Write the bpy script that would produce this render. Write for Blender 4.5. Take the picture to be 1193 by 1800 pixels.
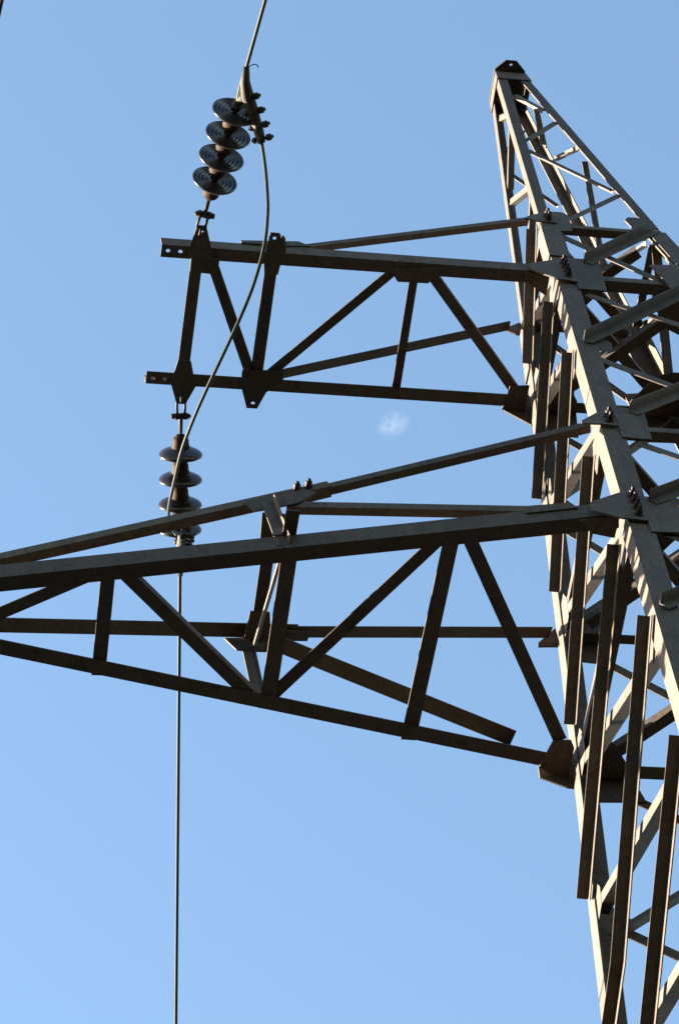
import bpy, bmesh, math, random
from mathutils import Vector, Matrix
R = math.radians
random.seed(7)
scene = bpy.context.scene
for o in list(bpy.data.objects):
    bpy.data.objects.remove(o)
COL = scene.collection
ZO = 19.6                       # upper cross-arm stands 19.6 m above the ground

# ------------------------------------------------------------------ camera
cd = bpy.data.cameras.new('camera')
cam = bpy.data.objects.new('camera', cd)
COL.objects.link(cam)
cam.location = (-5.2334, -8.8172, -17.9041 + ZO)
cam.rotation_euler = (R(149.6706), R(6.9676), R(-7.7741))
cd.sensor_fit = 'VERTICAL'
cd.sensor_height = 24.0
cd.lens = 24.0 * 5613.62 / 1800.0
cd.clip_start = 0.1
cd.clip_end = 20000
scene.camera = cam

# ------------------------------------------------------------------ sky, sun, exposure
SUN = Vector((-1.0, 0.43, 0.385)).normalized()      # towards the sun
el = math.asin(SUN.z)
az = math.atan2(SUN.x, SUN.y)
w = bpy.data.worlds.new('World')
scene.world = w
w.use_nodes = True
nt = w.node_tree
bg = nt.nodes['Background']
sky = nt.nodes.new('ShaderNodeTexSky')
sky.sky_type = 'NISHITA'
sky.sun_disc = False
sky.sun_elevation = el
sky.sun_rotation = az % (2 * math.pi)
sky.altitude = 200
sky.air_density = 1.0
sky.dust_density = 0.8
sky.ozone_density = 2.0
wb = nt.nodes.new('ShaderNodeMix')          # white balance of the film
wb.data_type = 'RGBA'
wb.blend_type = 'MULTIPLY'
wb.inputs[0].default_value = 1.0
nt.links.new(sky.outputs['Color'], wb.inputs[6])
wb.inputs[7].default_value = (1.10, 1.11, 1.0, 1.0)
nt.links.new(wb.outputs[2], bg.inputs['Color'])
bg.inputs['Strength'].default_value = 0.0515
sl = bpy.data.lights.new('sun', 'SUN')
sl.energy = 5.0
sl.angle = R(0.53)
sl.color = (1.0, 0.91, 0.77)
so = bpy.data.objects.new('sun', sl)
COL.objects.link(so)
so.rotation_euler = SUN.to_track_quat('Z', 'Y').to_euler()
so.location = (0, 0, 60)
vs = scene.view_settings
vs.view_transform = 'Standard'
vs.look = 'None'
vs.gamma = 1.0
vs.exposure = 3.14
vs.use_curve_mapping = False
scene.render.engine = 'CYCLES'

# ------------------------------------------------------------------ materials
def new_mat(name):
    m = bpy.data.materials.new(name)
    m.use_nodes = True
    return m, m.node_tree, m.node_tree.nodes['Principled BSDF']

def ramp(t, fac, stops):
    r = t.nodes.new('ShaderNodeValToRGB')
    e = r.color_ramp.elements
    e[0].position, e[0].color = stops[0][0], (*stops[0][1], 1)
    e[1].position, e[1].color = stops[-1][0], (*stops[-1][1], 1)
    for p, c in stops[1:-1]:
        k = e.new(p)
        k.color = (*c, 1)
    t.links.new(fac, r.inputs['Fac'])
    return r.outputs['Color']

def noise(t, scale, detail=5, rough=0.6, vec=None, dist=0.0):
    n = t.nodes.new('ShaderNodeTexNoise')
    n.inputs['Scale'].default_value = scale
    n.inputs['Detail'].default_value = detail
    n.inputs['Roughness'].default_value = rough
    n.inputs['Distortion'].default_value = dist
    if vec is not None:
        t.links.new(vec, n.inputs['Vector'])
    return n.outputs['Fac']

def mixc(t, fac, a, b, mode='MIX'):
    m = t.nodes.new('ShaderNodeMix')
    m.data_type = 'RGBA'
    m.blend_type = mode
    if isinstance(fac, float):
        m.inputs['Factor'].default_value = fac
    else:
        t.links.new(fac, m.inputs['Factor'])
    for s, v in (('A', a), ('B', b)):
        i = [x for x in m.inputs if x.name == s and x.type == 'RGBA'][0]
        if isinstance(v, tuple):
            i.default_value = (*v, 1)
        else:
            t.links.new(v, i)
    return [x for x in m.outputs if x.type == 'RGBA'][0]

def bump(t, p, h, strength, dist):
    b = t.nodes.new('ShaderNodeBump')
    b.inputs['Strength'].default_value = strength
    b.inputs['Distance'].default_value = dist
    t.links.new(h, b.inputs['Height'])
    t.links.new(b.outputs['Normal'], p.inputs['Normal'])

def steel_mat(name, base, rust, lo, hi, metal=0.4, spec=0.35):
    m, t, p = new_mat(name)
    tc = t.nodes.new('ShaderNodeTexCoord')
    geo = tc.outputs['Object']
    oi = t.nodes.new('ShaderNodeObjectInfo')
    big = noise(t, 3.0, 6, 0.65, geo, 0.6)
    fine = noise(t, 55.0, 4, 0.7, geo)
    patch = noise(t, 11.0, 7, 0.72, geo, 1.2)
    c1 = ramp(t, fine, [(0.25, tuple(x * 0.72 for x in base)), (0.75, tuple(min(1, x * 1.28) for x in base))])
    rf = ramp(t, patch, [(lo, (0, 0, 0)), (hi, (1, 1, 1))])
    c2 = mixc(t, rf, c1, rust)
    st = ramp(t, big, [(0.3, (0.82, 0.80, 0.78)), (0.7, (1.12, 1.1, 1.07))])
    c3 = mixc(t, 1.0, c2, st, 'MULTIPLY')
    ov = t.nodes.new('ShaderNodeMapRange')
    ov.inputs['To Min'].default_value = 0.80
    ov.inputs['To Max'].default_value = 1.20
    t.links.new(oi.outputs['Random'], ov.inputs['Value'])
    cc = t.nodes.new('ShaderNodeCombineColor')
    for i in range(3):
        t.links.new(ov.outputs['Result'], cc.inputs[i])
    mp = t.nodes.new('ShaderNodeMapping')
    mp.inputs['Scale'].default_value = (26.0, 26.0, 2.2)
    t.links.new(geo, mp.inputs['Vector'])
    sk = ramp(t, noise(t, 1.0, 5, 0.65, mp.outputs['Vector'], 0.5), [(0.35, (0.70, 0.68, 0.66)), (0.62, (1.12, 1.12, 1.12))])
    c3 = mixc(t, 0.5, c3, sk, 'MULTIPLY')
    c4 = mixc(t, 1.0, c3, cc.outputs['Color'], 'MULTIPLY')
    t.links.new(c4, p.inputs['Base Color'])
    p.inputs['Roughness'].default_value = 0.68
    p.inputs['Metallic'].default_value = metal
    p.inputs['Specular IOR Level'].default_value = spec
    bump(t, p, fine, 0.25, 0.002)
    return m

STEEL = steel_mat('weathered_steel', (0.072, 0.0525, 0.0365), (0.042, 0.0230, 0.0125), 0.50, 0.72, 0.4)
BOLTM = steel_mat('bolt_steel', (0.030, 0.023, 0.018), (0.030, 0.015, 0.008), 0.4, 0.7, 0.2, 0.2)
RUSTM = steel_mat('rusty_iron', (0.020, 0.0105, 0.005), (0.034, 0.014, 0.0045), 0.38, 0.62, 0.0, 0.08)
CLAMPM = steel_mat('oxidised_aluminium', (0.044, 0.040, 0.025), (0.020, 0.015, 0.009), 0.45, 0.65, 0.1, 0.15)

def wire_mat():
    m, t, p = new_mat('stranded_aluminium')
    tc = t.nodes.new('ShaderNodeTexCoord')
    n = noise(t, 40.0, 4, 0.6, tc.outputs['Object'])
    t.links.new(ramp(t, n, [(0.3, (0.014, 0.0165, 0.0115)), (0.7, (0.028, 0.030, 0.021))]), p.inputs['Base Color'])
    p.inputs['Metallic'].default_value = 0.0
    p.inputs['Specular IOR Level'].default_value = 0.12
    p.inputs['Roughness'].default_value = 0.6
    return m
WIREM = wire_mat()

def glaze_mat():
    m, t, p = new_mat('brown_glazed_porcelain')
    tc = t.nodes.new('ShaderNodeTexCoord')
    n = noise(t, 14.0, 5, 0.65, tc.outputs['Object'], 0.8)
    c = ramp(t, n, [(0.3, (0.012, 0.0085, 0.008)), (0.58, (0.022, 0.014, 0.011)), (0.8, (0.045, 0.034, 0.026))])
    t.links.new(c, p.inputs['Base Color'])
    t.links.new(ramp(t, n, [(0.35, (0.14,) * 3), (0.75, (0.38,) * 3)]), p.inputs['Roughness'])
    p.inputs['Specular IOR Level'].default_value = 0.32
    return m
GLAZE = glaze_mat()

def ground_mat():
    m, t, p = new_mat('dry_grass_soil')
    tc = t.nodes.new('ShaderNodeTexCoord')
    n1 = noise(t, 0.08, 8, 0.65, tc.outputs['Object'])
    n2 = noise(t, 2.5, 8, 0.7, tc.outputs['Object'])
    a = ramp(t, n1, [(0.35, (0.014, 0.022, 0.024)), (0.65, (0.019, 0.024, 0.027))])
    b = ramp(t, n2, [(0.3, (0.6, 0.6, 0.6)), (0.7, (1.2, 1.2, 1.2))])
    t.links.new(mixc(t, 1.0, a, b, 'MULTIPLY'), p.inputs['Base Color'])
    p.inputs['Roughness'].default_value = 1.0
    p.inputs['Specular IOR Level'].default_value = 0.05
    bump(t, p, n2, 0.6, 0.1)
    return m

# ------------------------------------------------------------------ mesh helpers
def V(*a):
    v = Vector(a if len(a) == 3 else a[0])
    return v
def W3(x, y, z):
    return Vector((x, y, z + ZO))

def link(name, me, mat, parent=None, smooth=False, label=None):
    me.materials.append(mat)
    if smooth:
        for f in me.polygons:
            f.use_smooth = True
    o = bpy.data.objects.new(name, me)
    COL.objects.link(o)
    if parent is not None:
        o.parent = parent
        if parent.matrix_world != Matrix.Identity(4) and parent.get('_own'):
            pass
    if label:
        o['label'] = label
    return o

def empty(name, loc):
    o = bpy.data.objects.new(name, None)
    o.empty_display_size = 0.3
    COL.objects.link(o)
    o.location = loc
    return o

class Part:
    """collects geometry in world space; built relative to its parent's origin"""
    def __init__(s):
        s.v, s.f = [], []
    def add(s, vs, fs):
        n = len(s.v)
        s.v += [Vector(q) for q in vs]
        s.f += [tuple(i + n for i in q) for q in fs]
        return s
    def build(s, name, mat, parent=None, smooth=False, label=None, origin=None):
        og = origin if origin is not None else Vector((0, 0, 0))
        me = bpy.data.meshes.new(name)
        me.from_pydata([tuple(q - og) for q in s.v], [], s.f)
        bm = bmesh.new()
        bm.from_mesh(me)
        bmesh.ops.recalc_face_normals(bm, faces=bm.faces)
        bm.to_mesh(me)
        bm.free()
        return link(name, me, mat, parent, smooth, label)

def angle_geo(pts, u, v, a, b, t):
    """L section: heel runs along pts, flange a towards u, flange b towards v"""
    pts = [Vector(q) for q in pts]
    vs, fs = [], []
    n = len(pts)
    for i, q in enumerate(pts):
        d = (pts[min(i + 1, n - 1)] - pts[max(i - 1, 0)]).normalized()
        uu = (Vector(u) - d * Vector(u).dot(d)).normalized()
        vv = Vector(v) - d * Vector(v).dot(d)
        vv = (vv - uu * vv.dot(uu)).normalized()
        for x, y in ((0, 0), (a, 0), (a, t), (t, t), (t, b), (0, b)):
            vs.append(q + uu * x + vv * y)
    for i in range(n - 1):
        for k in range(6):
            k2 = (k + 1) % 6
            fs.append((i * 6 + k, i * 6 + k2, i * 6 + 6 + k2, i * 6 + 6 + k))
    fs.append((0, 1, 2, 3)); fs.append((0, 3, 4, 5))
    e = (n - 1) * 6
    fs.append((e, e + 3, e + 2, e + 1)); fs.append((e, e + 5, e + 4, e + 3))
    return vs, fs

def angle(name, pts, u, v, a, b, t, parent, mat=None, label=None):
    vs, fs = angle_geo(pts, u, v, a, b, t)
    return Part().add(vs, fs).build(name, mat or STEEL, parent, label=label, origin=parent_origin(parent))

def parent_origin(p):
    if p is None:
        return Vector((0, 0, 0))
    o = Vector(p.location)
    q = p.parent
    while q is not None:
        o = o + Vector(q.location)
        q = q.parent
    return o

def slab(outline, normal, t, holes=()):
    """flat plate with round holes: outline points in 3D, thickness t along normal"""
    bm = bmesh.new()
    def loop(pp):
        vv = [bm.verts.new(q) for q in pp]
        return [bm.edges.new((vv[i], vv[(i + 1) % len(vv)])) for i in range(len(vv))]
    ed = loop(outline)
    nn = Vector(normal).normalized()
    ax = (Vector(outline[1]) - Vector(outline[0]))
    ax = (ax - nn * ax.dot(nn)).normalized()
    ay = nn.cross(ax)
    for c, r in holes:
        ed += loop([Vector(c) + ax * math.cos(k * math.tau / 10) * r + ay * math.sin(k * math.tau / 10) * r for k in range(10)])
    res = bmesh.ops.triangle_fill(bm, use_beauty=True, use_dissolve=False, edges=ed)
    faces = [g for g in res['geom'] if isinstance(g, bmesh.types.BMFace)]
    ex = bmesh.ops.extrude_face_region(bm, geom=faces, use_keep_orig=True)
    for g in ex['geom']:
        if isinstance(g, bmesh.types.BMVert):
            g.co += nn * t
    bmesh.ops.recalc_face_normals(bm, faces=bm.faces)
    bm.verts.index_update()
    vs = [q.co.copy() for q in bm.verts]
    fs = [tuple(x.index for x in f.verts) for f in bm.faces]
    bm.free()
    return vs, fs

def plate(name, outline, normal, t, parent, holes=(), mat=None, label=None):
    vs, fs = slab(outline, normal, t, holes)
    return Part().add(vs, fs).build(name, mat or STEEL, parent, label=label, origin=parent_origin(parent))

def frame_of(d):
    d = Vector(d).normalized()
    x = d.orthogonal().normalized()
    return d, x, d.cross(x)

def tube_geo(pts, r, n=8, caps=True):
    pts = [Vector(q) for q in pts]
    vs, fs = [], []
    d0, x, y = frame_of(pts[1] - pts[0])
    for i, q in enumerate(pts):
        d = (pts[min(i + 1, len(pts) - 1)] - pts[max(i - 1, 0)]).normalized()
        x = (x - d * x.dot(d)).normalized()
        y = d.cross(x)
        rr = r[i] if isinstance(r, (list, tuple)) else r
        for k in range(n):
            a = k * math.tau / n
            vs.append(q + x * math.cos(a) * rr + y * math.sin(a) * rr)
    m = len(pts)
    for i in range(m - 1):
        for k in range(n):
            k2 = (k + 1) % n
            fs.append((i * n + k, i * n + k2, i * n + n + k2, i * n + n + k))
    if caps:
        fs.append(tuple(range(n - 1, -1, -1)))
        fs.append(tuple(range((m - 1) * n, m * n)))
    return vs, fs

def lathe_geo(base, d, prof, n=24):
    d, x, y = frame_of(d)
    vs, fs = [], []
    for r, h in prof:
        for k in range(n):
            a = k * math.tau / n
            vs.append(Vector(base) + d * h + (x * math.cos(a) + y * math.sin(a)) * max(r, 1e-4))
    for i in range(len(prof) - 1):
        for k in range(n):
            k2 = (k + 1) % n
            fs.append((i * n + k, i * n + k2, i * n + n + k2, i * n + n + k))
    return vs, fs

# ------------------------------------------------------------------ the setting
def make_ground():
    bm = bmesh.new()
    bmesh.ops.create_grid(bm, x_segments=40, y_segments=40, size=4000)
    me = bpy.data.meshes.new('ground')
    bm.to_mesh(me)
    bm.free()
    o = link('ground', me, ground_mat())
    o['kind'] = 'structure'
    return o
make_ground()

# ------------------------------------------------------------------ lattice tower
TW = empty('lattice_tower', (0, 0, 0))
TW['label'] = 'tall weathered steel lattice pylon with two cross-arms reaching left'
TW['category'] = 'pylon'

K, ZT1, Z2, ZT2, ZA = 0.09603, 0.9805, -3.6648, -2.4428, 4.2898
W0X, W0Y = 0.5, 0.4869
def wx(z):
    if z <= ZT1: return W0X - K * z
    return 0.4058 - 0.0900 * (z - ZT1)
def wy(z):
    if z <= ZT1: return W0Y - K * 0.9738 * z
    return 0.3952 - 0.08344 * (z - ZT1)
LEG = dict(P=(-1, -1), Q=(-1, 1), R=(1, -1), S=(1, 1))
FACE = dict(PQ=((-1, 0), (0, 1)), QS=((0, 1), (1, 0)), SR=((1, 0), (0, -1)), RP=((0, -1), (-1, 0)))
GROUND = -ZO
def fp(face, s, z, off=0.0):
    (nx, ny), (ex, ey) = FACE[face]
    h = wx(z) if nx else wy(z)
    return W3(nx * (h + off) + ex * s, ny * (h + off) + ey * s, z)
def fn(face, z=-1):
    (nx, ny), _ = FACE[face]
    k = 0.09 if z > ZT1 else K
    return Vector((nx, ny, k)).normalized()

LEGT = 0.011
for nme, (sx, sy) in LEG.items():
    zz = [GROUND + 0.02, -12, -6, -1, ZT1 - 0.012]
    angle('leg', [W3(sx * wx(z), sy * wy(z), z) for z in zz], (-sx, 0, 0), (0, -sy, 0), 0.13, 0.13, LEGT, TW)
    zz = [ZT1 + 0.012 - 0.02 * 0, 2.5, ZA]
    angle('peak_leg', [W3(sx * wx(z), sy * wy(z), z) for z in zz], (-sx, 0, 0), (0, -sy, 0), 0.072, 0.072, 0.008, TW)
    # splice angle wrapped round the leg between the two connections
    zz = [0.30, 0.62, 0.90]
    o = 0.012
    angle('splice_angle', [W3(sx * (wx(z) + o), sy * (wy(z) + o), z) for z in zz], (-sx, 0, 0), (0, -sy, 0), 0.125, 0.125, 0.0105, TW)

def brace(face, pts, side, size=0.065, t=0.006, name='diagonal_brace', size2=None):
    """pts: (s, z) of the heel along a face; side 'out': flange stands outwards on the upper edge; 'in': inwards on the lower edge; 'intop': inwards on the upper edge"""
    n = fn(face, pts[0][1])
    off = 0.0135 if side == 'out' else -(LEGT + 0.003)
    q = [fp(face, s, z, off) for s, z in pts]
    d = (q[-1] - q[0]).normalized()
    up = n.cross(d)
    if up.z < 0: up = -up
    u = up if side == 'in' else -up
    v = n if side == 'out' else -n
    return angle(name, q, u, v, size, size2 or size, t, TW)

# outer diagonals (first leg high, second leg low) and inner diagonals, panel by panel
OUT = [[(-0.31, 1.02), (0.257, 0.17)],
       [(-0.375, -0.208), (0.524, -1.141)], [(-0.535, -1.226), (0.481, -2.322)],
       [(-0.543, -2.535), (0.601, -3.539)], [(-0.666, -3.723), (0.864, -4.788)],
       [(-0.894, -4.809), (0.461, -5.845), (0.764, -5.945)], [(-0.984, -6.006), (0.95, -7.13)]]
INN = [[(-0.35, 0.15), (0.33, 0.86)],
       [(-0.48, -1.08), (0.42, -0.14)], [(-0.58, -2.33), (0.50, -1.30)],
       [(-0.70, -3.62), (0.62, -2.43)], [(-0.85, -5.03), (0.75, -3.77)],
       [(-0.98, -6.10), (0.86, -4.91)], [(-1.08, -7.30), (0.98, -6.10)]]
RP_OUT = [[(-0.33, 0.92), (0.282, 0.196)],
          [(-0.38, -0.11), (0.574, -1.195)], [(-0.55, -1.27), (0.537, -2.283)],
          [(-0.60, -2.42), (0.701, -3.512)], [(-0.74, -3.49), (0.933, -4.773)]]
RP_INN = [[(-0.30, -0.08), (0.30, 0.80)],
          [(-0.50, -1.02), (0.34, -0.30)], [(-0.66, -2.52), (0.50, -1.39)],
          [(-0.75, -3.72), (0.53, -2.65)]]
STRAIGHT5 = [(-0.894, -4.809), (0.764, -5.945)]
for fc in FACE:
    outs = [list(p) for p in OUT]
    inns = [list(p) for p in INN]
    if fc == 'RP':
        outs[:len(RP_OUT)] = RP_OUT
        inns[:len(RP_INN)] = RP_INN
    if fc != 'PQ':
        outs[5] = STRAIGHT5
    for p in outs:
        brace(fc, p, 'out', 0.066, size2=0.045 if fc == 'QS' else None)
    for p in inns:
        brace(fc, p, 'intop' if fc == 'RP' else 'in', 0.066, size2=0.03 if fc == 'RP' else None)
    # lower body of the tower, down to the footing
    lv = [-7.2, -8.6, -10.2, -12.0, -14.2, -16.8, GROUND + 0.3]
    for a, b in zip(lv[:-1], lv[1:]):
        wa, wb = wx(a) - 0.12, wx(b) - 0.12
        brace(fc, [(-wa, a - 0.05), (wb, b + 0.05)], 'out', 0.075)
        brace(fc, [(-wb, b + 0.05), (wa, a - 0.05)], 'in', 0.075)
    # horizontal struts where the cross-arms join
    for z, sz in ((ZT1, 0.055), (0.0, 0.075), (ZT2, 0.063), (Z2, 0.085), (-12.0, 0.075)):
        h = (wy(z) if fc in ('PQ', 'SR') else wx(z)) - 0.09
        dz = -0.05
        brace(fc, [(-h, z + dz), (h, z + dz)], 'in', sz, 0.007, 'horizontal_strut')
    # peak: single zigzag, turning with the faces
    for ip, p in enumerate(([(-0.28, 1.70), (0.21, 1.10)], [(-0.27, 1.77), (0.19, 2.53)], [(-0.125, 3.21), (0.165, 2.76)], [(-0.09, 3.45), (0.07, 3.78)])):
        sd = {'RP': 'intop', 'QS': 'out'}.get(fc, 'in') if ip < 3 else 'in'
        brace(fc, p, sd, 0.045, 0.005, 'peak_brace', 0.022 if (fc == 'RP' and ip == 3) else 0.03 if fc == 'QS' or sd == 'intop' else None)

# gusset plates on the leg nodes of every face
def gusset(face, pts, off, t, name='gusset_plate', holes=(), label=None):
    n = fn(face, pts[0][1])
    return plate(name, [fp(face, s, z, off) for s, z in pts], n, t, TW, [(fp(face, s, z, off), r) for s, z, r in holes], label=label)

def node_plate(fc, which, z, wdt=0.2, hgt=0.26):
    sg = -1 if which == 'A' else 1
    e = (wy(z) if fc in ('PQ', 'SR') else wx(z)) - 0.03
    i = e - wdt
    gusset(fc, [(sg * e, z - hgt * .5), (sg * e, z + hgt * .42), (sg * (i + .05), z + hgt * .5), (sg * i, z + hgt * .1), (sg * (i + .02), z - hgt * .38)], -(LEGT + 0.0025) - 0.0085 * 0, 0.002)
for fc in FACE:
    for z in (-1.18, -4.9, -6.1):
        node_plate(fc, 'A', z); node_plate(fc, 'B', z)
    for z in (-0.02, ZT2 - 0.03, Z2 - 0.05):
        if fc in ('PQ', 'SR'):
            node_plate(fc, 'A', z, 0.24, 0.34); node_plate(fc, 'B', z, 0.24, 0.34)

def bolt_geo(base, n, l=0.05, r=0.011):
    n, x, y = frame_of(n)
    p = Part()
    p.add(*tube_geo([Vector(base) - n * 0.002, Vector(base) + n * l], r, 6))
    p.add(*tube_geo([Vector(base), Vector(base) + n * 0.018], r * 1.9, 6))
    p.add(*tube_geo([Vector(base) + n * 0.0195, Vector(base) + n * 0.036], r * 1.75, 6))
    p.add(*tube_geo([Vector(base) - n * 0.002, Vector(base) + n * 0.003], r * 2.5, 8))
    return p

def mirror_rp(pts):
    return [(-s, z) for s, z in pts]
NODES = {
 'armA1': [(-0.656, 0.081), (-0.48, 0.177), (-0.38, 0.177), (-0.40, -0.199), (-0.52, -0.178), (-0.676, -0.026)],
 'armB1': [(-0.376, 0.263), (-0.269, 0.261), (-0.168, 0.239), (-0.232, -0.303), (-0.410, -0.294)],
 'tieA1': [(-0.516, 0.965), (-0.48, 1.011), (-0.39, 1.078), (-0.322, 1.125), (-0.317, 0.907), (-0.448, 0.917)],
 'tieB1': [(-0.336, 1.155), (-0.227, 1.156), (-0.192, 1.098), (-0.227, 0.797), (-0.368, 0.772)],
 'armA2': [(-1.035, -3.598), (-0.84, -3.444), (-0.745, -3.431), (-0.760, -3.791), (-0.902, -3.776), (-1.042, -3.702)],
 'armB2': [(-0.736, -3.456), (-0.685, -3.459), (-0.56, -3.486), (-0.473, -3.888), (-0.770, -3.903)],
 'tieA2': [(-0.852, -2.482), (-0.731, -2.341), (-0.663, -2.31), (-0.648, -2.52), (-0.751, -2.507), (-0.858, -2.517)],
 'tieB2': [(-0.612, -2.201), (-0.522, -2.226), (-0.439, -2.259), (-0.483, -2.668), (-0.650, -2.65)],
}
BOLTS = {'armA1': [(-0.431, 0.115), (-0.433, 0.045), (-0.437, -0.035), (-0.442, -0.11)], 'tieA1': [(-0.359, 1.019), (-0.361, 0.953)],
         'armA2': [(-0.788, -3.495), (-0.79, -3.565), (-0.795, -3.645), (-0.802, -3.727)], 'tieA2': [(-0.681, -2.395), (-0.685, -2.461)]}
for fc in ('RP', 'QS'):
    for nm, pts in NODES.items():
        # RP runs from R to P (s = -x); QS from Q to S (s = x): mirror so both sit on the left pair of legs
        pp = [(-s, z) for s, z in pts] if fc == 'RP' else pts
        outer = 'A' in nm
        g = gusset(fc, pp, 0.0135 if outer else 0.0015, 0.010)
        if nm in BOLTS:
            for s, z in BOLTS[nm]:
                s2 = -s if fc == 'RP' else s
                b = bolt_geo(fp(fc, s2, z, 0.0235), fn(fc, z), 0.058)
                b.build('bolt', BOLTM, g)
        if not outer:
            # the same bracing plate on the far pair of legs
            gusset(fc, [(-s, z) for s, z in pp], 0.0015, 0.010)

# top of the peak: horizontal cap plate with drilled lugs, and the collar plates below it
zc = ZA + 0.012
a = 0.118
cap = [(-a, -0.135), (-0.045, -0.212), (0.04, -0.212), (a, -0.135), (a, 0.135), (0.04, 0.212), (-0.045, 0.212), (-a, 0.135)]
plate('cap_plate', [W3(x, y, zc) for x, y in cap], (0, 0, 1), 0.012, TW, [(W3(0, -0.178, zc), 0.011), (W3(0, 0.178, zc), 0.011)])
for fc in FACE:
    gusset(fc, [(-0.118, 4.275), (0.118, 4.275), (0.132, 4.11), (-0.132, 4.11)], 0.001, 0.008, 'collar_plate')

# ------------------------------------------------------------------ cross-arms
def cross_arm(zoff, label):
    o = empty('cross_arm', W3(-0.6, 0, zoff))
    o.parent = TW
    o['label'] = label
    return o
A1 = cross_arm(0.0, 'shorter upper cross-arm carrying the insulator strings')
A2 = cross_arm(Z2, 'longer lower cross-arm tapering towards the left edge')

def chord1(sy):
    y = sy * W0Y
    p = Part()
    xe = -2.84
    p.add(*angle_geo([W3(xe, y, 0), W3(-0.535, y, 0)], (0, -sy, 0), (0, 0, 1), 0.085, 0.10, 0.008))
    # drilled end of the chord
    x0 = -3.005
    ol = [W3(x0, y, 0), W3(xe, y, 0), W3(xe, y - sy * 0.085, 0), W3(x0, y - sy * 0.085, 0)]
    hl = [(W3(x, y - sy * 0.040, 0), 0.0135) for x in (-2.962, -2.885)]
    p.add(*slab(ol, (0, 0, 1), 0.008, hl))
    p.add(*slab([W3(x0, y, 0.0085), W3(xe, y, 0.0085), W3(xe, y, 0.10), W3(x0, y, 0.10)], (0, -sy, 0), 0.008))
    return p.build('chord', STEEL, A1, origin=parent_origin(A1))
for sy in (-1, 1):
    chord1(sy)
def flat(arm, name, p0, p1, z, size=0.075, vside=1, t=0.007, size2=0.06):
    """angle in the floor of a cross-arm: wide flange lies flat, other flange rises"""
    a, b = W3(p0[0], p0[1], z), W3(p1[0], p1[1], z)
    d = (b - a).normalized()
    side = Vector((-d.y, d.x, 0)) * vside
    return angle(name, [a - side * size * 0.5, b - side * size * 0.5], side, (0, 0, 1), size, size2, t, arm)
zb = 0.0085
# struts and diagonals of the upper arm, resting on the chords' flat flanges
flat(A1, 'strut', (-2.775, -0.465), (-2.775, 0.465), zb, 0.075, 1)
flat(A1, 'strut', (-2.305, -0.465), (-2.305, 0.465), zb, 0.078, 1)
flat(A1, 'strut', (-1.395, -0.46), (-1.395, 0.478), zb, 0.055, 1, 0.006, 0.05)
flat(A1, 'diagonal', (-2.70, -0.43), (-2.335, 0.40), zb, 0.066)
flat(A1, 'diagonal', (-2.25, 0.40), (-1.475, -0.475), zb, 0.062, -1)
flat(A1, 'diagonal', (-1.325, -0.45), (-0.60, 0.40), zb, 0.066)
zp = -0.0115
PL1 = {
 'p1': [(-2.801, -0.638), (-2.744, -0.638), (-2.677, -0.43), (-2.637, -0.428), (-2.637, -0.311), (-2.811, -0.321), (-2.815, -0.423), (-2.843, -0.425)],
 'p2': [(-2.343, -0.624), (-2.283, -0.624), (-2.227, -0.508), (-2.250, -0.434), (-2.26, -0.34), (-2.347, -0.341), (-2.36, -0.427)],
 'q1': [(-2.846, 0.468), (-2.793, 0.612), (-2.735, 0.612), (-2.684, 0.481), (-2.733, 0.305), (-2.817, 0.305)],
 'q2': [(-2.393, 0.468), (-2.342, 0.612), (-2.274, 0.612), (-2.230, 0.49), (-2.130, 0.417), (-2.140, 0.329), (-2.404, 0.346)],
 'pm': [(-1.564, -0.44), (-1.5, -0.35), (-1.306, -0.353), (-1.249, -0.409), (-1.257, -0.464)],
 'qg': [(-0.662, 0.335), (-0.535, 0.322), (-0.535, 0.57), (-0.69, 0.505), (-0.672, 0.45)],
 'pg': [(-0.70, -0.43), (-0.535, -0.32), (-0.535, -0.47), (-0.70, -0.478)],
}
H1 = {'p1': (-2.772, -0.600), 'p2': (-2.312, -0.588), 'q1': (-2.764, 0.578), 'q2': (-2.306, 0.575)}
for k, pp in PL1.items():
    hl = [(W3(*H1[k], zp), 0.0125)] if k in H1 else []
    plate('attachment_plate' if k in H1 else 'gusset_plate', [W3(x, y, zp) for x, y in pp], (0, 0, 1), 0.010, A1, hl)
# ties of the upper arm
def tie(arm, p0, p1, sy, size, size2=None, name='tie'):
    # outer flange upright, lower flange turned inwards
    return angle(name, [p0, p1], (0, 0, 1), (0, -sy, 0), size, size2 or size, 0.006, arm)
for sy in (-1, 1):
    tie(A1, W3(-2.27, sy * 0.470, 0.065), W3(-0.49, sy * 0.408, 0.955), sy, 0.042, 0.042 if sy < 0 else 0.068)
    plate('gusset_plate', [W3(-2.50, sy * 0.488, 0.09), W3(-2.22, sy * 0.488, 0.09), W3(-2.06, sy * 0.488, 0.115), W3(-2.13, sy * 0.488, 0.17), W3(-2.50, sy * 0.488, 0.125)], (0, sy, 0), 0.009, A1)
    bolt_geo(W3(-2.24, sy * 0.497, 0.12), (0, sy, 0.0), 0.05).build('bolt', BOLTM, A1, origin=parent_origin(A1))

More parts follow.
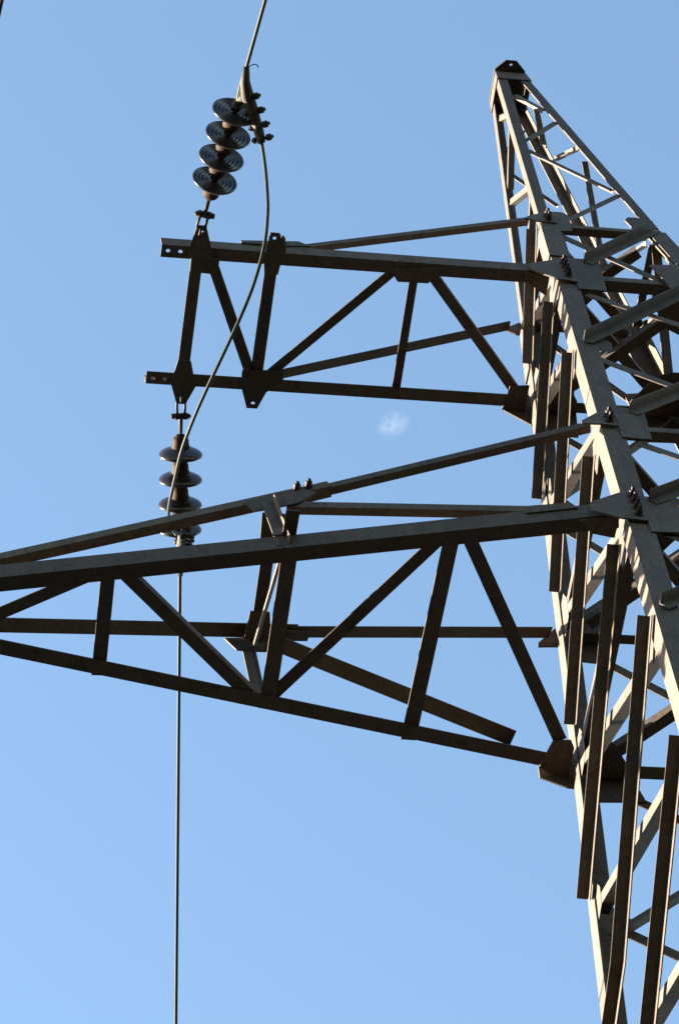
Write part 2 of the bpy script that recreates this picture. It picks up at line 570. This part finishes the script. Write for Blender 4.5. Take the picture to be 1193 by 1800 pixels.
# ---- lower arm
TIPX, TIPW = -4.515, 0.156
def c2(x, sy, z=0.0, dy=0.0):
    f = (x + 0.8521) / (TIPX + 0.8521)
    return W3(x, sy * (0.8298 + (TIPW - 0.8298) * f - dy), Z2 + z)
def t2(x, sy, z=0.0, dy=0.0):
    f = (x + 0.7347) / (TIPX + 0.7347)
    return W3(x, sy * (0.7155 + (TIPW - 0.7155) * f - dy), ZT2 + (Z2 - ZT2) * f + z)
for sy in (-1, 1):
    angle('chord', [c2(-4.98, sy), c2(-0.89, sy)], (0, -sy, 0), (0, 0, 1), 0.088, 0.125, 0.009, A2)
def xy(v):
    return (v.x, v.y)
zb = Z2 + 0.0095
flat(A2, 'strut', xy(c2(-2.60, -1, 0, 0.004)), xy(c2(-2.60, 1, 0, 0.0)), zb, 0.085, 1, 0.008, 0.07)
flat(A2, 'strut', xy(c2(-1.755, -1, 0, 0.03)), xy(c2(-1.80, 1, 0, -0.015)), zb, 0.085, 1, 0.007, 0.07)
flat(A2, 'strut', xy(c2(-3.535, -1, 0, 0.03)), xy(c2(-3.525, 1, 0, -0.01)), zb, 0.075, 1, 0.006, 0.06)
flat(A2, 'strut', xy(c2(-4.79, -1, 0, 0.004)), xy(c2(-4.79, 1, 0, 0.004)), zb, 0.08)
flat(A2, 'diagonal', xy(c2(-2.60, 1, 0, 0.05)), xy(c2(-1.80, -1, 0, 0.035)), zb + 0.009, 0.072, -1)
flat(A2, 'diagonal', xy(c2(-1.68, -1, 0, 0.03)), (-0.955, 0.63), zb, 0.075, -1)
flat(A2, 'diagonal', xy(c2(-3.48, -1, 0, 0.03)), xy(c2(-2.68, 1, 0, 0.04)), zb, 0.072)
flat(A2, 'diagonal', xy(c2(-3.60, -1, 0, 0.04)), xy(c2(-4.35, 1, 0, 0.03)), zb, 0.072)
zp = Z2 - 0.012
for sy in (-1, 1):
    pp = [(-1.05, 0.795), (-1.00, 0.62), (-0.90, 0.612), (-0.875, 0.66), (-0.875, 0.90)]
    if sy < 0:
        pp = [(-1.10, 0.775), (-1.02, 0.70), (-0.89, 0.68), (-0.885, 0.815)]
    plate('gusset_plate', [W3(x, sy * y, zp) for x, y in pp], (0, 0, 1), 0.010, A2)
    pp = [(-4.87, 0.08), (-4.82, 0.25), (-4.76, 0.25), (-4.68, 0.12), (-4.66, 0.02), (-4.87, 0.02)]
    plate('attachment_plate', [W3(x, sy * y, zp) for x, y in pp], (0, 0, 1), 0.010, A2, [(W3(-4.79, sy * 0.215, zp), 0.0125)])
# ties of the lower arm: two pieces lapped at a bolted splice
for sy in (-1, 1):
    tie(A2, t2(-0.79, sy, -0.005), t2(-2.41, sy, -0.005), sy, 0.048, 0.048 if sy < 0 else 0.075)
    tie(A2, t2(-2.38, sy, 0.0, -0.008), t2(TIPX - 0.15, sy, 0.075, -0.008), sy, 0.060, 0.060 if sy < 0 else 0.092)
    # lap angle and bolts
    angle('splice_angle', [t2(-2.30, sy, -0.016, -0.016), t2(-2.535, sy, -0.016, -0.016)], (0, 0, 1), (0, -sy, 0), 0.06, 0.07, 0.007, A2)
    for x in (-2.425, -2.49):
        bolt_geo(t2(x, sy, 0.03, -0.0165), (0, sy, 0), 0.05).build('bolt', BOLTM, A2, origin=parent_origin(A2))
    yo = -0.017
    def tp(x, dz):
        return t2(x, sy, dz, yo)
    # joint plate below the tie
    plate('gusset_plate', [tp(-2.79, 0.02), tp(-2.47, 0.03), tp(-2.39, -0.06), tp(-2.50, -0.12), tp(-2.66, -0.115), tp(-2.73, -0.10)], (0, sy, 0.15), 0.008, A2)
    # strut from the joint back to the chord beside the tower
    angle('sub_strut', [tp(-2.56, -0.10) + Vector((0, -sy * 0.012, 0)), c2(-1.27 if sy < 0 else -1.20, sy, 0.122, 0.012)], (0, 0, 1), (0, -sy, 0), 0.055, 0.050 if sy < 0 else 0.10, 0.006, A2)
    # hanger from the joint down to the chord
    angle('hanger', [tp(-2.625, -0.05) + Vector((0, -sy * 0.002, 0)), c2(-2.60, sy, 0.03, 0.012)], (-1, 0, 0), (0, sy, 0) if sy < 0 else (0, -sy, 0), 0.07, 0.055 if sy < 0 else 0.02, 0.006, A2)
    plate('gusset_plate', [c2(-2.69, sy, 0.127, -0.004), c2(-2.56, sy, 0.127, -0.004), c2(-2.575, sy, 0.20, -0.004), c2(-2.66, sy, 0.20, -0.004)], (0, sy, 0), 0.006, A2)
    plate('gusset_plate', [c2(-1.36, sy, 0.09, -0.003), c2(-1.09, sy, 0.09, -0.003), c2(-1.12, sy, 0.15, -0.003), c2(-1.34, sy, 0.16, -0.003)], (0, sy, 0), 0.007, A2)
# cross strut between the two tie joints with its end plates, and the diagonal below it
pA, pB = t2(-2.655, -1, -0.06, 0.01), t2(-2.655, 1, -0.06, 0.01)
SX = Vector((0.07, 0, 0))
angle('strut', [pA + SX, pB + SX], (-1, 0, 0), (0, 0, 1), 0.07, 0.06, 0.006, A2)
for q, s in ((pA, -1), (pB, 1)):
    plate('gusset_plate', [q + Vector((-0.03, -s * 0.02, -0.010)), q + Vector((0.12, -s * 0.02, -0.010)), q + Vector((0.09, -s * 0.20, -0.010)), q + Vector((-0.02, -s * 0.20, -0.010))], (0, 0, 1), 0.008, A2)
dA, dB = W3(-2.652, -0.40, Z2 + 0.018), W3(-2.652, 0.36, Z2 + 0.40)
angle('diagonal', [dA, dB], (0, 0.5, 1), (1, 0, 0), 0.022, 0.018, 0.006, A2)
plate('gusset_plate', [W3(-2.632, -0.43, Z2 + 0.128), W3(-2.560, -0.43, Z2 + 0.128), W3(-2.556, -0.655, Z2 + 0.128), W3(-2.630, -0.655, Z2 + 0.128)], (0, 0, 1), 0.009, A2)
# inside the tower: plan bracing at the arm levels
for z in (0.0, Z2, ZT1, ZT2):
    for (l1, l2), dz in ((('Q', 'R'), 0.0), (('P', 'S'), 0.075)):
        a = Vector((LEG[l1][0] * (wx(z) - 0.14), LEG[l1][1] * (wy(z) - 0.14), 0))
        b = Vector((LEG[l2][0] * (wx(z) - 0.14), LEG[l2][1] * (wy(z) - 0.14), 0))
        d = (b - a).normalized()
        angle('plan_brace', [W3(a.x, a.y, z - 0.035 + dz), W3(b.x, b.y, z - 0.035 + dz)], (-d.y, d.x, 0), (0, 0, 1), 0.07, 0.06, 0.006, TW)
    for sx, sy in (LEG.values() if z in (0.0, Z2) else ()):
        k = 1.3 if sx > 0 else 1.0
        h = [(0.015, 0.015), (0.27, 0.015), (0.27, 0.09), (0.17, 0.23), (0.10, 0.26), (0.015, 0.26)]
        plate('gusset_plate', [W3(sx * (wx(z) - 0.012 - x * k), sy * (wy(z) - 0.012 - y * k), z - 0.062) for x, y in h], (0, 0, 1), 0.010, TW)

# ------------------------------------------------------------------ insulator strings
DISC_SHELL = [(0.046, 0.068), (0.060, 0.078), (0.085, 0.086), (0.112, 0.097), (0.131, 0.109), (0.139, 0.119), (0.1405, 0.126), (0.138, 0.131),
              (0.131, 0.131), (0.126, 0.119), (0.118, 0.117), (0.114, 0.133), (0.109, 0.133), (0.104, 0.115), (0.096, 0.113), (0.092, 0.134), (0.087, 0.134), (0.082, 0.112), (0.074, 0.111),
              (0.070, 0.135), (0.065, 0.135), (0.060, 0.110), (0.052, 0.109), (0.048, 0.133), (0.043, 0.133), (0.039, 0.110), (0.018, 0.108)]
DISC_CAP = [(0.0, -0.012), (0.026, -0.012), (0.030, -0.004), (0.045, 0.006), (0.052, 0.022), (0.053, 0.05), (0.058, 0.062), (0.058, 0.079), (0.047, 0.081)]
DISC_PIN = [(0.020, 0.107), (0.015, 0.125), (0.013, 0.150), (0.022, 0.153), (0.022, 0.162), (0.0, 0.163)]
SP = 0.17

def local_frame(d, up=Vector((0, 0, 1))):
    d = Vector(d).normalized()
    x = d.cross(up).normalized()
    return d, x, x.cross(d)

def insulator_string(start, d, label, frayed, clamp_pts):
    start = Vector(start)
    d, x, y = local_frame(d)
    root = empty('insulator_string', start)
    root['label'] = label
    root['category'] = 'insulator'
    root['group'] = 'insulator strings on the cross-arms'
    Pt = lambda l, a=0, b=0: start + d * l + x * a + y * b
    # shackle through the plate
    arc = [Pt(0.03 + 0.035 * 0, 0, 0)]
    u = [Pt(0.115, 0.024 * 1, 0), Pt(0.06, 0.026, 0)] + [Pt(0.035 - 0.026 * math.sin(q * math.pi / 6), 0.026 * math.cos(q * math.pi / 6), 0) for q in range(0, 7)] + [Pt(0.06, -0.026, 0), Pt(0.115, -0.024, 0)]
    link_ring = [Pt(-0.004 + 0.028 * math.cos(q * math.tau / 12), 0, 0.026 * math.sin(q * math.tau / 12)) for q in range(13)]
    p = Part()
    p.add(*tube_geo(link_ring, 0.0085, 6))
    p.add(*tube_geo(u, 0.0095, 7))
    p.add(*tube_geo([Pt(0.122, -0.060, 0), Pt(0.122, 0.064, 0)], 0.0095, 7))
    p.add(*tube_geo([Pt(0.122, -0.062, 0), Pt(0.122, -0.042, 0)], 0.018, 6))
    p.add(*tube_geo([Pt(0.122, 0.040, 0), Pt(0.122, 0.056, 0)], 0.017, 6))
    p.add(*tube_geo([Pt(0.104, 0.028, 0), Pt(0.140, 0.028, 0)], [0.018, 0.018], 8))
    p.add(*tube_geo([Pt(0.104, -0.028, 0), Pt(0.140, -0.028, 0)], [0.018, 0.018], 8))
    p.add(*tube_geo([Pt(0.105, 0, 0), Pt(0.14, 0, 0), Pt(0.25, 0, 0)], [0.018, 0.014, 0.011], 8))
    p.build('shackle', BOLTM, root, True, origin=start)
    l0 = 0.38 - 0.122
    for i in range(4):
        b = Pt(l0 + SP * i)
        disc = Part().add(*lathe_geo(b, d, DISC_SHELL, 40)).build('insulator_disc', GLAZE, root, True, origin=start)
        Part().add(*lathe_geo(b, d, DISC_CAP, 20)).build('cap', RUSTM, disc, True, origin=start)
        Part().add(*lathe_geo(b, d, DISC_PIN, 12)).build('pin', BOLTM, disc, True, origin=start)
    # socket eye and bolted dead-end clamp
    e = Pt(l0 + SP * 4 - 0.01)
    p = Part()
    p.add(*lathe_geo(e - d * 0.015, d, [(0.0, -0.005), (0.028, 0.0), (0.034, 0.02), (0.030, 0.045), (0.018, 0.06), (0.016, 0.10), (0.0, 0.102)], 14))
    p.build('socket_eye', CLAMPM, root, True, origin=start)
    cp = [Vector(q) for q in clamp_pts]
    n = len(cp)
    rr = [0.018, 0.030, 0.040, 0.037, 0.033, 0.031, 0.024][:n]
    body = Part()
    body.add(*tube_geo(cp, rr, 10))
    # side cheek reaching to the socket eye
    body.add(*tube_geo([e + d * 0.05, e * 0.5 + cp[2] * 0.5 + d * 0.03, cp[2]], [0.020, 0.030, 0.034], 8))
    body.add(*tube_geo([e + d * 0.06, cp[1], cp[0]], [0.018, 0.020, 0.012], 8))
    if len(cp) > 2:
        side = (e - cp[2]).normalized()
        for k in range(5):
            f = k / 4.0
            q0 = cp[0].lerp(cp[1], 0.15 + 0.12 * k) + side * 0.012
            q1 = cp[1].lerp(cp[2], 0.25 + 0.15 * k) + side * (0.025 + 0.045 * (1 - f)) - y * 0.012
            q2 = cp[2] + side * (0.085 - 0.05 * f) - d * 0.02
            body.add(*tube_geo(catmull([q0, q1, q2], 5), 0.0125, 6))
        hk = [cp[0] + x * 0.012, cp[0] + x * 0.03 + d * 0.02, cp[0] + x * 0.05 + d * 0.028, cp[0] + x * 0.065 + d * 0.02, cp[0] + x * 0.066 + d * 0.008]
        if frayed: body.add(*tube_geo(catmull(hk if x.x > 0 else [q - 2 * x * (q - cp[0]).dot(x) for q in hk], 4), 0.0032, 5))
    cl = body.build('tension_clamp', CLAMPM, root, True, origin=start)
    for i in range(4):
        f = 2.15 + i * (n - 1 - 2.55) / 3.0
        k = min(int(f), n - 2)
        c = cp[k].lerp(cp[k + 1], f - k)
        dd = (cp[k + 1] - cp[k]).normalized()
        out = Vector((1, 0, 0)) * 0.8 + Vector((0, 0, -0.3))
        out = (out - dd * out.dot(dd)).normalized()
        q = Part()
        q.add(*tube_geo([c - out * 0.055, c + out * 0.080], 0.011, 7))
        q.add(*tube_geo([c + out * 0.036, c + out * 0.066], 0.021, 6))
        q.add(*tube_geo([c - out * 0.046, c - out * 0.030], 0.019, 6))
        bx = dd.cross(out)
        q.add(*tube_geo([c - bx * 0.034, c + bx * 0.034], 0.016, 6))
        q.build('clamp_bolt', BOLTM, cl, True, origin=start)
    return root

def wire(name, pts, r, label, cat, group=None):
    o = Part().add(*tube_geo(pts, r, 10)).build(name, WIREM, None, True, label=label, origin=Vector((0, 0, 0)))
    o['category'] = cat
    if group: o['group'] = group
    return o

def catmull(P, n=8):
    P = [Vector(p) for p in P]
    out = []
    for i in range(len(P) - 1):
        p0, p1, p2, p3 = P[max(i - 1, 0)], P[i], P[i + 1], P[min(i + 2, len(P) - 1)]
        for k in range(n):
            t = k / n
            out.append(0.5 * ((2 * p1) + (-p0 + p2) * t + (2 * p0 - 5 * p1 + 4 * p2 - p3) * t * t + (-p0 + 3 * p1 - 3 * p2 + p3) * t ** 3))
    out.append(P[-1])
    return out

def span(p, d, length=180.0):
    """a sagging span leaving p with direction d, lowest halfway"""
    d = Vector(d)
    h = Vector((d.x, d.y, 0))
    s = d.z / h.length
    h.normalize()
    out = []
    for i in range(61):
        u = length * (i / 60.0) ** 1.8
        out.append(Vector(p) + h * u + Vector((0, 0, s * u - s * u * u / length)))
    return out

D1 = Vector((0.111, -0.977, -0.182))
D2 = Vector((0.086, 0.980, -0.182))
WR = 0.0118
def dead_end(offn, offf, l1, l2, lj, lw1, lw2):
    offn, offf = Vector(offn), Vector(offf)
    s1 = W3(-2.78, -0.60, 0.0) + offn
    s2 = W3(-2.767, 0.575, 0.0) + offf
    near_cl = [(-2.655, -1.790, -0.222), (-2.650, -1.690, -0.212), (-2.625, -1.600, -0.215), (-2.592, -1.530, -0.228), (-2.562, -1.460, -0.250), (-2.535, -1.395, -0.280), (-2.518, -1.345, -0.310)]
    far_cl = [(-2.660, 1.760, -0.220), (-2.662, 1.670, -0.210), (-2.668, 1.590, -0.215), (-2.675, 1.520, -0.235), (-2.682, 1.460, -0.270), (-2.690, 1.410, -0.310), (-2.70, 1.370, -0.350)]
    near_cl = [W3(*q) + offn for q in near_cl]
    far_cl = [W3(*q) + offf for q in far_cl]
    insulator_string(s1, D1, l1, True, near_cl)
    insulator_string(s2, D2, l2, False, far_cl)
    wire('conductor', [near_cl[2], near_cl[1], near_cl[0]] + span(near_cl[0] + D1 * 0.02, D1 + Vector((-0.012, 0, 0))), WR, lw1, 'power line', 'overhead power lines')
    wire('conductor', [far_cl[2], far_cl[1], far_cl[0]] + span(far_cl[0] + D2 * 0.02, D2), WR, lw2, 'power line', 'overhead power lines')
    mid = [W3(*q) + offn.lerp(offf, (q[1] + 1.35) / 2.7) for q in JUMP]
    pts = catmull([near_cl[3], near_cl[4], near_cl[5], near_cl[6]] + mid + [far_cl[6], far_cl[5], far_cl[4], far_cl[3]], 6)
    wire('jumper_wire', pts, 0.0108, lj, 'wire', 'jumper wires')
JUMP = [(-2.50, -1.26, -0.43), (-2.49, -1.17, -0.56), (-2.485, -1.06, -0.69), (-2.50, -0.90, -0.82), (-2.55, -0.70, -0.93), (-2.614, -0.52, -1.01), (-2.682, -0.335, -1.06),
        (-2.755, -0.13, -1.10), (-2.822, 0.10, -1.11), (-2.870, 0.355, -1.08), (-2.881, 0.595, -1.01), (-2.88, 0.84, -0.90), (-2.86, 1.00, -0.80), (-2.80, 1.19, -0.62), (-2.74, 1.31, -0.45)]
dead_end((0, 0, 0), (0, 0, 0),
         'brown insulator string of four ribbed discs rising above the upper cross-arm',
         'brown insulator string of four smooth-topped discs hanging below the upper cross-arm',
         'long slack jumper wire curving across the end of the upper cross-arm',
         'grey power line running from the upper insulator string off the top edge',
         'grey power line running straight down behind the lower cross-arm to the bottom edge')

dead_end((-1.958, 0.385, Z2), (-2.023, -0.36, Z2),
         'brown insulator string on the near side of the lower cross-arm tip, left of the frame',
         'brown insulator string on the far side of the lower cross-arm tip, left of the frame',
         'jumper wire slung under the tip of the lower cross-arm, left of the frame',
         'dark power line cutting across the top left corner of the sky',
         'power line leaving the far side of the lower cross-arm tip, left of the frame')

# ------------------------------------------------------------------ faint scrap of cloud
def make_cloud():
    d = Vector((0.187, 0.46, 0.868)).normalized()
    c = Vector(cam.location) + d * 3450.0
    bm = bmesh.new()
    bmesh.ops.create_icosphere(bm, subdivisions=4, radius=1.0)
    me = bpy.data.meshes.new('cloud')
    bm.to_mesh(me)
    bm.free()
    m = bpy.data.materials.new('thin_cloud')
    m.use_nodes = True
    t = m.node_tree
    t.nodes.remove(t.nodes['Principled BSDF'])
    vol = t.nodes.new('ShaderNodeVolumePrincipled')
    vol.inputs['Color'].default_value = (1, 1, 1, 1)
    vol.inputs['Anisotropy'].default_value = 0.2
    tc = t.nodes.new('ShaderNodeTexCoord')
    ln = t.nodes.new('ShaderNodeVectorMath')
    ln.operation = 'LENGTH'
    t.links.new(tc.outputs['Object'], ln.inputs[0])
    fall = t.nodes.new('ShaderNodeMapRange')
    fall.interpolation_type = 'SMOOTHSTEP'
    fall.inputs['From Min'].default_value = 1.0
    fall.inputs['From Max'].default_value = 0.25
    t.links.new(ln.outputs['Value'], fall.inputs['Value'])
    n = noise(t, 1.25, 7, 0.66, tc.outputs['Object'], 1.6)
    nr = t.nodes.new('ShaderNodeMapRange')
    nr.inputs['From Min'].default_value = 0.42
    nr.inputs['From Max'].default_value = 0.72
    t.links.new(n, nr.inputs['Value'])
    mu = t.nodes.new('ShaderNodeMath')
    mu.operation = 'MULTIPLY'
    t.links.new(fall.outputs['Result'], mu.inputs[0])
    t.links.new(nr.outputs['Result'], mu.inputs[1])
    m2 = t.nodes.new('ShaderNodeMath')
    m2.operation = 'MULTIPLY'
    m2.inputs[1].default_value = 0.0085
    t.links.new(mu.outputs[0], m2.inputs[0])
    t.links.new(m2.outputs[0], vol.inputs['Density'])
    t.links.new(vol.outputs['Volume'], t.nodes['Material Output'].inputs['Volume'])
    o = link('cloud', me, m)
    o.location = c
    o.scale = (25, 20, 12)
    o.rotation_euler = (0, 0, R(-25))
    o['label'] = 'tiny faint white wisp of cloud between the two cross-arms'
    o['category'] = 'cloud'
make_cloud()
